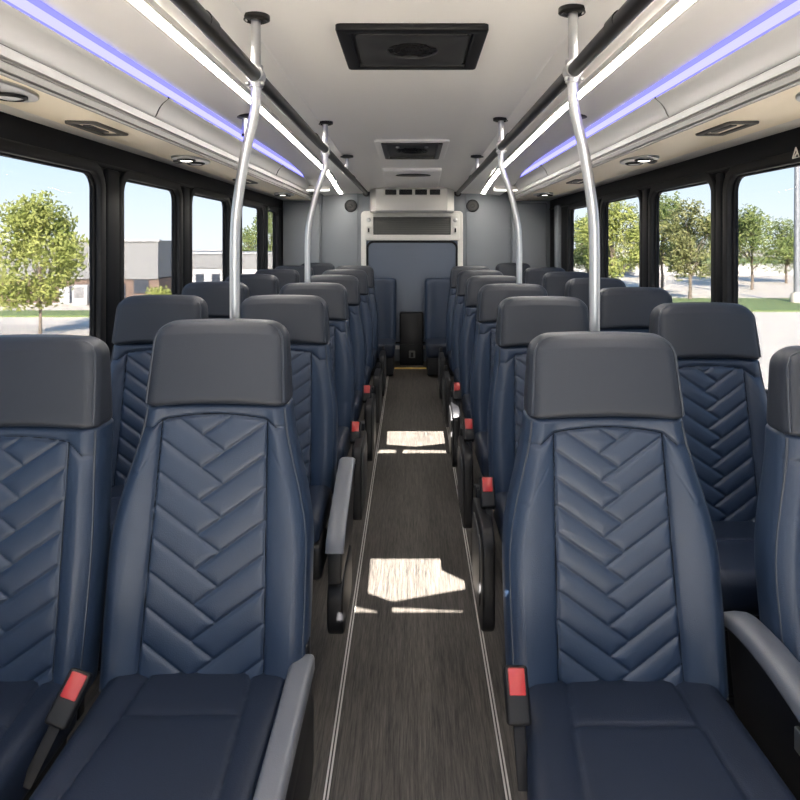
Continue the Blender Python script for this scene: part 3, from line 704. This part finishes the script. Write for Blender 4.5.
def add_arm(parent, P, sg, style):
    """arm rest and side cover on the side sg (+1 = viewer's right)"""
    cw = P['cw']/2; zj = P['joint']; ln = P['lean']
    x = sg*(cw+P.get('armgap', .022))
    if style == 'flat':             # lowered arm level with the cushion
        mb = MB(); y0, y1 = -.62, -ln+.045; n = 14; pts = []
        mb.rbox((x-.028, y0, zj-.015), (x+.028, y1, zj+.030), .013, 4)
        for i, q in enumerate(mb.v):
            u = (q[1]-y0)/(y1-y0); mb.v[i] = (x+(q[0]-x)*lerp(.92, 1.0, u) - .012*(1-u)*sg*0, q[1], q[2] - .010*(1-u))
        a = mb.obj('armrest', 'armgrey', parent)
        me = plate([rrect(y0+.03, zj-.115, y1, zj-.012, .03)], .012, .006, lambda p, q, r: (x+r, p, q)); link('arm_shell', me, 'black', a)
        mb = MB(); mb.rbox((x-.016, y1-.01, zj-.06), (x+.012, y1+.035, zj+.05), .008); mb.obj('pivot', 'black', a)
        me = plate([rrect(y0+.1, zj-.30, y1+.05, zj-.09, .05)], .010, .006, lambda p, q, r: (x+sg*.0+r, p, q)); link('side_cover', me, 'black', parent)
    elif style == 'curved':         # raised arm arching forward
        pr = [(-ln+.085, zj+.097), (-ln+.03, zj+.112), (-ln-.06, zj+.117), (-ln-.16, zj+.110), (-ln-.27, zj+.090), (-ln-.38, zj+.056), (-ln-.47, zj+.01)]
        pts = bez([(0, a, b) for a, b in pr], 6); mb = MB(); vv = []; w_ = .036; n = 0
        for i, q in enumerate(pts):
            tdir = (pts[min(i+1, len(pts)-1)]-pts[max(i-1, 0)]).normalized(); nn = Vector((0, -tdir.z, tdir.y))
            if nn.z < 0: nn = -nn
            e = 1 if 0 < i < len(pts)-1 else .6
            sec = [(-w_, -.012), (-w_, .004), (-w_*.75, .013), (0, .016), (w_*.75, .013), (w_, .004), (w_, -.012), (w_*.6, -.018), (-w_*.6, -.018)]
            n = len(sec)
            for (dx, dn) in sec: vv.append(Vector((x+dx*e, q.y, q.z)) + nn*dn*e)
        m_ = len(pts)
        mb.add(vv, [(i*n+k, i*n+(k+1) % n, (i+1)*n+(k+1) % n, (i+1)*n+k) for i in range(m_-1) for k in range(n)] + [tuple(range(n)), tuple((m_-1)*n+k for k in range(n))[::-1]])
        a = mb.obj('armrest', 'armdark', parent, sharp=50)
        top = [(q.y, q.z-.014) for q in pts]
        me = plate([top + [(-ln-.46, zj-.03), (-ln-.30, zj-.12), (-ln+.04, zj-.12)]], .012, .005, lambda p, q, r: (x+r, p, q)); sh = link('arm_shell', me, 'black', a)
        xi = x - sg*.02
        mb = MB(); mb.rbox((xi-.006, -ln-.225, zj+.01), (xi+.006, -ln-.195, zj+.055), .003); mb.obj('hinge_plate', 'dullsteel', a)
        mb = MB(); mb.rbox((xi-.010, -ln-.33, zj-.02), (xi+.010, -ln-.275, zj+.02), .006); mb.obj('latch', 'black', a)
    elif style == 'shell':          # folded-down arm: sloping pad on a deep black side shell
        pr = [(-ln+.055, zj+.070), (-ln+.02, zj+.078), (-ln-.05, zj+.062), (-ln-.15, zj+.030), (-ln-.26, zj-.010), (-ln-.335, zj-.045), (-ln-.355, zj-.075)]
        pts = bez([(0, a, b) for a, b in pr], 6); mb = MB(); vv = []; w_ = .028
        for i, q in enumerate(pts):
            tdir = (pts[min(i+1, len(pts)-1)]-pts[max(i-1, 0)]).normalized(); nn = Vector((0, -tdir.z, tdir.y))
            if nn.z < 0: nn = -nn
            if i > len(pts)-8 and nn.y > 0: nn = -nn
            sec = [(-w_, -.010), (-w_, .006), (-w_*.7, .012), (0, .014), (w_*.7, .012), (w_, .006), (w_, -.010)]; n = len(sec)
            for (dx, dn) in sec: vv.append(Vector((x+dx, q.y, q.z)) + nn*dn)
        m_ = len(pts)
        mb.add(vv, [(i*n+k, i*n+(k+1) % n, (i+1)*n+(k+1) % n, (i+1)*n+k) for i in range(m_-1) for k in range(n)] + [tuple(range(n)), tuple((m_-1)*n+k for k in range(n))[::-1]])
        a = mb.obj('armrest', 'armgrey', parent, sharp=50)
        top = [(q.y, q.z-.008) for q in pts]
        me = plate([top + [(-ln-.355, zj-.16), (-ln+.02, zj-.16), (-ln+.055, zj-.06)]], .016, .005, lambda p, q, r: (x+r, p, q)); link('arm_shell', me, 'black', a)
        me = plate([rrect(-ln-.35, zj-.34, -ln-.05, zj-.175, .06)], .017, .008, lambda p, q, r: (x+r, p, q)); link('side_cover', me, 'black', parent)
        mb = MB(); mb.rbox((x-sg*.060-.02, -ln-.36, zj-.16), (x-sg*.060+.02, -ln-.20, zj-.055), .016, 4); kn = mb.obj('recliner_lever', 'black', parent)
    elif style == 'panel':          # plain dark side panel, arm swung up out of the way
        pr = rrect(-ln-.30, zj-.325, -ln+.03, zj-.02, .055)
        me = plate([pr], .012, .008, lambda p, q, r: (x+r, p, q)); a = link('side_cover', me, 'black', parent)
        me = plate([rrect(-ln-.25, zj-.28, -ln-.02, zj-.05, .05)], .005, .004, lambda p, q, r: (x+sg*.016+r, p, q)); link('cover_inset', me, 'mesh_black', a)
        mb = MB(); mb.rbox((x-.012, -ln-.02, zj-.06), (x+.012, -ln+.03, zj+.02), .006); mb.obj('bracket', 'black', parent)

def add_buckle(parent, x, y, z, tilt=0.):
    h = .10
    mb = MB(); mb.rbox((-.024, -.018, -h), (.024, .018, 0), .007, 3); b = mb.obj('belt_buckle', 'black', parent)
    b.location = (x, y, z); b.rotation_euler = (-.62, tilt, 0)
    mb = MB(); mb.rbox((-.017, -.0205, -.052), (.017, -.012, -.005), .003, 2)
    mb.obj('release_button', 'red', b)
    mb = MB(); mb.rbox((-.012, -.004, -h-.10), (.012, .004, -h+.01), .003, 2); mb.obj('buckle_strap', 'rubber', b)

FRONT_R = dict(top=1.167, hr=.376, hh=.193, joint=.425, bw=.498, lean=.14, p=.061, pw0=.128, pw1=.140, dep=.50, cw=.43, flare=.035, skew=-.03, armgap=.072)
FRONT_L = dict(top=1.188, hr=.362, hh=.205, joint=.395, bw=.492, lean=.16, p=.076, pw0=.130, pw1=.148, dep=.55, cw=.43, flare=-.01, armgap=.020)
FRONT_WL = dict(top=1.155, hr=.402, hh=.212, joint=.405, bw=.43, lean=.14, p=.072, pw0=.130, pw1=.145, dep=.50, cw=.40)
FRONT_WR = dict(top=1.145, hr=.372, hh=.19, joint=.42, bw=.485, lean=.14, p=.066, pw0=.130, pw1=.145, dep=.50, cw=.43)
ROW = dict(top=1.185, hr=.350, hh=.178, joint=.520, bw=.420, lean=.12, p=.058, pw0=.112, pw1=.124, dep=.38, cw=.40, armgap=.054)

def settle(root):
    fz = floor_z(root.location.y); root.location.z = fz
    zj = root['zj']
    for c in root.children:
        if 'unit' in c.keys(): c.scale.z = (zj-.165-fz+.004); c.location.z = 0
        elif c.name.startswith('belt_buckle'): c.location.z = root['bz']-fz
        else: c.location.z = -fz

ords = ['front', 'second', 'third', 'fourth', 'fifth', 'sixth', 'last']
def seat_label(i, col):
    look = 'navy chevron-quilted bus seat with charcoal headrest'
    place = {'la': 'left of the aisle', 'ra': 'right of the aisle', 'lw': 'by the left windows', 'rw': 'by the right windows'}[col]
    return '%s %s, %s row' % (look, place, ords[i])
GROUP = 'navy bus seats'
def new_seat(P, x, y, i, col):
    t = empty('bus_seat', (x, y, 0), seat_label(i, col), 'bus seat', GROUP); t['zj'] = P['joint']; t['bz'] = P['joint']+.06
    return t
def fin(t, P, i):
    settle(t)

# front row, each built to its own proportions
t = new_seat(FRONT_L, -.492, 1.66, 0, 'la'); make_seat(FRONT_L, t, 130, 190); add_arm(t, FRONT_L, 1, 'flat'); settle(t)
t['label'] = 'navy chevron-quilted seat left of the aisle, nearest one with flat grey armrest'
t = new_seat(FRONT_R, .464, 1.57, 0, 'ra'); make_seat(FRONT_R, t, 130, 190); add_arm(t, FRONT_R, 1, 'curved'); add_buckle(t, -.252, -.225, .522); t['bz'] = .522; settle(t)
t['label'] = 'navy chevron-quilted seat right of the aisle, nearest one with dark curved armrest'
t = new_seat(FRONT_WL, -.958, 1.60, 0, 'lw'); make_seat(FRONT_WL, t, 110, 150); add_buckle(t, .258, -.215, .485, .35); t['bz'] = .485; settle(t)
t['label'] = 'navy chevron-quilted seat at the left picture edge with red buckle beside it'
t = new_seat(FRONT_WR, 1.03, 1.50, 0, 'rw'); make_seat(FRONT_WR, t, 110, 150); settle(t)
t['label'] = 'navy seat cut off by the right picture edge, behind the curved armrest'

YLA = [2.46, 3.20, 3.95, 4.70, 5.45]; YRA = [2.40, 3.12, 3.86, 4.61, 5.36]
YLW = [2.46, 3.28, 4.03, 4.78, 5.46]; YRW = [2.15, 2.88, 3.62, 4.36, 5.10]
protos = {}
for col in ('la', 'ra', 'lw', 'rw'):
    t = new_seat(ROW, 0, 0, 1, col); protos[col] = t
    if col == 'la': make_seat(ROW, t, 90, 130); add_arm(t, ROW, 1, 'shell')
    else:
        for ch in list(protos['la'].children):
            if ch.name.split('.')[0] in ('armrest', 'side_cover', 'recliner_lever'): continue
            copy_tree(ch, t)
        if col == 'ra': add_arm(t, ROW, -1, 'panel'); add_buckle(t, -.236, -.20, .600)
    t['bz'] = .600
# a second kind of left aisle seat, from the third row on: buckle standing by the arm
t2 = new_seat(ROW, 0, 0, 2, 'la'); t2['bz'] = .565
for ch in list(protos['la'].children):
    if ch.name.split('.')[0] in ('armrest', 'side_cover', 'recliner_lever'): continue
    copy_tree(ch, t2)
add_arm(t2, ROW, 1, 'panel'); add_buckle(t2, .232, -.20, .565)
XC = {'la': -.490, 'ra': .488, 'lw': -.955, 'rw': .968}
for col, ys_ in (('la', YLA), ('ra', YRA), ('lw', YLW), ('rw', YRW)):
    for k, y in enumerate(ys_):
        src = protos[col] if not (col == 'la' and k > 0) else t2
        first = (k == 0) or (col == 'la' and k == 1)
        t = src if first else copy_tree(src)
        xx = XC[col]
        if col == 'lw' and k > 0: xx = -1.0
        if col == 'rw': xx = [.972, .99, 1.03, 1.05, 1.05][k]
        if k >= 3:
            for ch in list(t.children):
                if ch.name.startswith('belt_buckle'):
                    for g in list(ch.children): bpy.data.objects.remove(g)
                    bpy.data.objects.remove(ch)
        t.location = (xx, y, 0); t['label'] = seat_label(k+1, col); settle(t)
for col, x in (('lw', -.90), ('rw', .96)):
    t = copy_tree(protos[col]); t.location = (x, 6.14, 0); t['label'] = seat_label(6, col) + ' against rear wall'; settle(t)

# low-backed rear seats either side of the centre gap
for s, x in ((-1, -.355), (1, .325)):
    fz = floor_z(6.15)
    t = empty('rear_seat', (x, 6.15, fz), 'low navy seat without headrest at the rear, %s of the aisle end' % ('left' if s < 0 else 'right'), 'bus seat', 'low rear seats')
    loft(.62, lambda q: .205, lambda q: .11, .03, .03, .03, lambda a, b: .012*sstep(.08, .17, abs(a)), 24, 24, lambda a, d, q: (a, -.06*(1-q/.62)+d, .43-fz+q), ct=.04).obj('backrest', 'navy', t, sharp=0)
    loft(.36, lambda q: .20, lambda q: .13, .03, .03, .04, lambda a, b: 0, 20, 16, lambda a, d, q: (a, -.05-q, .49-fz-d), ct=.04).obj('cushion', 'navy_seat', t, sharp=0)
    mb = MB(); mb.rbox((-.19, -.38, .0), (.19, .05, .37-fz), .012); mb.obj('base', 'black', t)

# black engine cover between them
fz = floor_z(6.25)
t = empty('engine_cover', (.0, 6.28, fz), 'black raised cover at the rear end of the aisle below the rear door', 'engine cover')
mb = MB(); mb.rbox((-.118, -.01, 0), (.108, .11, .50), .012); mb.obj('housing', 'black', t)
mb = MB(); mb.rbox((-.118, -.05, 0), (.108, -.012, .20), .010); lo = mb.obj('kick_panel', 'rubber', t)
mb = MB(); mb.rbox((-.03, -.062, .07), (.03, -.048, .14), .006); la = mb.obj('latch_plate', 'mesh_grey', t)
mb = MB(); mb.rbox((-.012, -.072, .08), (.012, -.060, .125), .004); mb.obj('latch_handle', 'black', la)

# ------------------------------------------------------------------ outside
def slab(name, x0, x1, y0, y1, z, m, kind='structure'):
    mb = MB(); mb.box((x0, y0, z-.1), (x1, y1, z)); o = mb.obj(name, m, smooth=False); o['kind'] = kind; return o
slab('ground', -160, 160, -40, 220, GZ, 'concrete')
slab('ground_lawn', -70, -6, 25.6, 27.6, GZ+.06, 'grass')
slab('ground_lawn', 9, 70, 27.5, 33.5, GZ+.06, 'grass')
slab('ground_lawn', -120, 120, 62, 120, GZ+.05, 'grass')
slab('ground_road', -70, -5, 20.6, 23.2, GZ+.02, 'road')
rnd = random.Random(5)
def make_tree(name, label, cat, loc, H, R, base, nl, ls, leaf, seed, group=None, spires=0, trunk=.06):
    rnd = random.Random(seed)
    t = empty(name, loc, label, cat, group)
    blobs = []
    for k in range(30):
        a = rnd.uniform(0, 2*PI); u = rnd.random(); h = base + (H-base)*(.08+.80*u)
        env = math.sin(PI*min(1, .18+.78*u))**.8
        r = R*env*math.sqrt(rnd.random())*.85
        blobs.append((r*math.cos(a), r*math.sin(a), h, R*rnd.uniform(.22, .40)))
    for k in range(spires):
        a = 2*PI*k/spires + rnd.uniform(-.3, .3); r = R*rnd.uniform(.15, .62); hh = H*rnd.uniform(.82, 1.0) - r*.35
        for j in range(4): blobs.append((r*math.cos(a), r*math.sin(a), hh-j*R*.20, R*(.07+.055*j)))
    mb = MB()
    tot = sum(b[3]**2 for b in blobs)
    for (bx, by, bz, br) in blobs:
        for i in range(int(nl*br*br/tot)):
            d = Vector((rnd.gauss(0, 1), rnd.gauss(0, 1), rnd.gauss(0, 1))).normalized()*br*(rnd.random()**.45)
            c = Vector((bx, by, bz))+d
            a = Vector((rnd.gauss(0, 1), rnd.gauss(0, 1), rnd.gauss(0, 1)-.3)).normalized(); b = a.orthogonal().normalized()
            s_ = ls*rnd.uniform(.6, 1.25)
            mb.add([c-a*s_, c-b*s_*.42, c+a*s_, c+b*s_*.42], [(0, 1, 2, 3)])
    me = bpy.data.meshes.new('foliage'); me.from_pydata(mb.v, [], mb.f); link('foliage', me, leaf, t, smooth=False)
    mb = MB(); mb.tube([(0, 0, 0), (.02*H*.2, 0, base*.6), (0, .02, base), (.03, 0, H*.62)], [trunk*1.15, trunk*.9, trunk*.8, trunk*.25], 10); tk = mb.obj('trunk', 'bark', t)
    mb = MB()
    for (bx, by, bz, br) in blobs[:16]:
        z0_ = lerp(base*.8, H*.5, rnd.random()); mb.tube([(0, 0, z0_), (bx*.5, by*.5, lerp(z0_, bz, .6)), (bx, by, bz)], [trunk*.45, trunk*.3, trunk*.1], 6, False)
    mb.obj('branch', 'bark', tk)
    return t
def gp(px, Y): return ((px-412)*Y/F, Y, GZ)
make_tree('young_tree', 'lime green young tree on the pavement outside the front left window', 'tree', gp(40, 20.0), 4.35, 1.72, 1.05, 6200, .085, 'leaf_lime', 3, None, 6, .05)
right = [(690, 33, 5.2, 1.75, 1.2, 'leaf_olive', 'broad olive tree on the grass outside the second right window'),
         (662, 38, 6.3, 1.9, 1.5, 'leaf_green', 'taller green tree partly behind the broad olive tree at right'),
         (612, 34, 5.7, 1.9, .9, 'leaf_lime', 'pale green tree seen through the third right window'),
         (588, 41, 4.6, 1.9, .8, 'leaf_green', 'low green tree seen through the rearmost right window'),
         (752, 40, 5.0, 2.3, 1.5, 'leaf_green', 'dark green spreading tree left of the lamp post'),
         (732, 47, 5.1, 2.0, 1.2, 'leaf_olive', 'olive tree just right of the window pillar, beside the spreading tree'),
         (786, 46, 4.3, 2.3, 1.1, 'leaf_green', 'bushy green tree behind the lamp post at far right'),
         (715, 56, 5.8, 2.6, 1.1, 'leaf_green', 'distant tree mostly hidden by the right window pillar'),
         (640, 52, 4.6, 2.4, 1.0, 'leaf_olive', 'distant olive tree at the edge of the third right window')]
for i, (px, Y, H, R, b, lf, lab) in enumerate(right):
    make_tree('roadside_tree', lab, 'tree', gp(px, Y), H, R, b, 3600, .13, lf, 20+i, 'trees across the road on the right', 4, .085)
left = [(249, 72, 4.6, 2.6, .3, 'leaf_green', 'distant green tree behind the near left grab pole'),
        (271, 56, 6.6, 2.3, .5, 'leaf_green', 'dark green tree seen through the rearmost left window')]
for i, (px, Y, H, R, b, lf, lab) in enumerate(left):
    make_tree('distant_tree', lab, 'tree', gp(px, Y), H, R, b, 2600, .15, lf, 40+i, 'distant trees on the left', 3, .09)
make_tree('round_bush', 'small round green bush in front of the white building', 'bush', gp(158, 27.2), 1.05, .72, .12, 1500, .07, 'leaf_lime', 51, None, 0, .03)
mb = MB()
# low hedge far right, one countable run
# building
def building(name, label, x0, x1, Y, dep, parts):
    t = empty(name, ((x0+x1)/2, Y, GZ), label, 'building')
    cx = (x0+x1)/2
    for (nm, a, b, z0_, z1_, out, m) in parts:
        mb = MB(); mb.box((a-cx, -out, z0_), (b-cx, (dep if out < .3 and nm in ('wall', 'fascia', 'base_wall') else .05), z1_)); mb.obj(nm, m, t, smooth=False)
    return t
YB = 31.0
bx = lambda px: (px-412)*YB/F
bz = lambda py: 3.0-(py-241)*YB/F
building('brick_building', 'low brown brick building with pale grey upper band outside front left windows', bx(-60), bx(159), YB, 3.2,
  [('wall', bx(-60), bx(159), 0, bz(278), 0, 'bld_brick'), ('fascia', bx(-60), bx(159), bz(279), bz(240.5), .12, 'bld_grey'),
   ('roof_edge', bx(-60)-.1, bx(159)+.1, bz(241.5), bz(239.5), .22, 'bld_white'),
   ('window', bx(134), bx(149), bz(293), bz(268), .04, 'bld_dark'), ('window', bx(70), bx(94), bz(303), bz(286), .04, 'bld_dark'),
   ('white_panel', bx(60), bx(70), 0, bz(286), .06, 'bld_white'), ('window', bx(100), bx(126), bz(298), bz(284), .03, 'bld_dark'), ('white_base', bx(-60), bx(128), 0, bz(303), .08, 'bld_white')])
mb = MB(); mb.rbox((-.35, -.2, .0), (.35, .2, .95), .02); o = empty('utility_cabinet', (bx(88), YB-.6, GZ), 'white utility cabinet standing before the dark ground floor window', 'cabinet')
mb.obj('casing', 'bld_white', o); mb = MB(); mb.rbox((-.25, -.215, .35), (.22, -.195, .85), .01); mb.obj('cabinet_door', 'bld_grey', o)
YB = 41.0
building('white_building', 'long low white building beyond the brick one on the left', bx(150), bx(300), YB, 8,
  [('wall', bx(150), bx(300), 0, bz(268), 0, 'bld_white'), ('fascia', bx(150), bx(300), bz(268), bz(253), .1, 'bld_grey'), ('roof_edge', bx(150)-.1, bx(300)+.1, bz(254), bz(252.3), .2, 'bld_white'),
   ('window', bx(196), bx(204), bz(285), bz(274), .04, 'bld_dark'), ('window', bx(212), bx(220), bz(285), bz(274), .04, 'bld_dark')])
# lamp post on the right
p_ = gp(797, 31.2)
t = empty('lamp_post', (p_[0], p_[1], GZ), 'tall grey lamp post at the right picture edge outside', 'lamp post')
mb = MB(); mb.tube([(0, 0, .5), (0, 0, 4.5), (0, 0, 8.2)], [.15, .13, .10], 14); mb.obj('post', 'galv', t)
mb = MB(); mb.lathe([(.30, 0), (.30, .42), (.24, .52), (.10, .53)], 16); mb.obj('footing', 'concrete', t)
mb = MB(); mb.tube(bez([(0, 0, 8.1), (.3, 0, 8.5), (1.2, 0, 8.7)]), .05, 10); am = mb.obj('arm', 'galv', t)
mb = MB(); mb.rbox((1.1, -.15, 8.62), (1.7, .15, 8.76), .03); mb.obj('lamp_head', 'galv', t)
# low white wall across the right-hand lot
YB = 46
mb = MB(); mb.box((12, 57, GZ), (60, 57.3, GZ+1.0)); tag(mb.obj('low_wall', 'bld_white', smooth=False), 'low white wall across the lot behind the right-hand trees', 'wall')
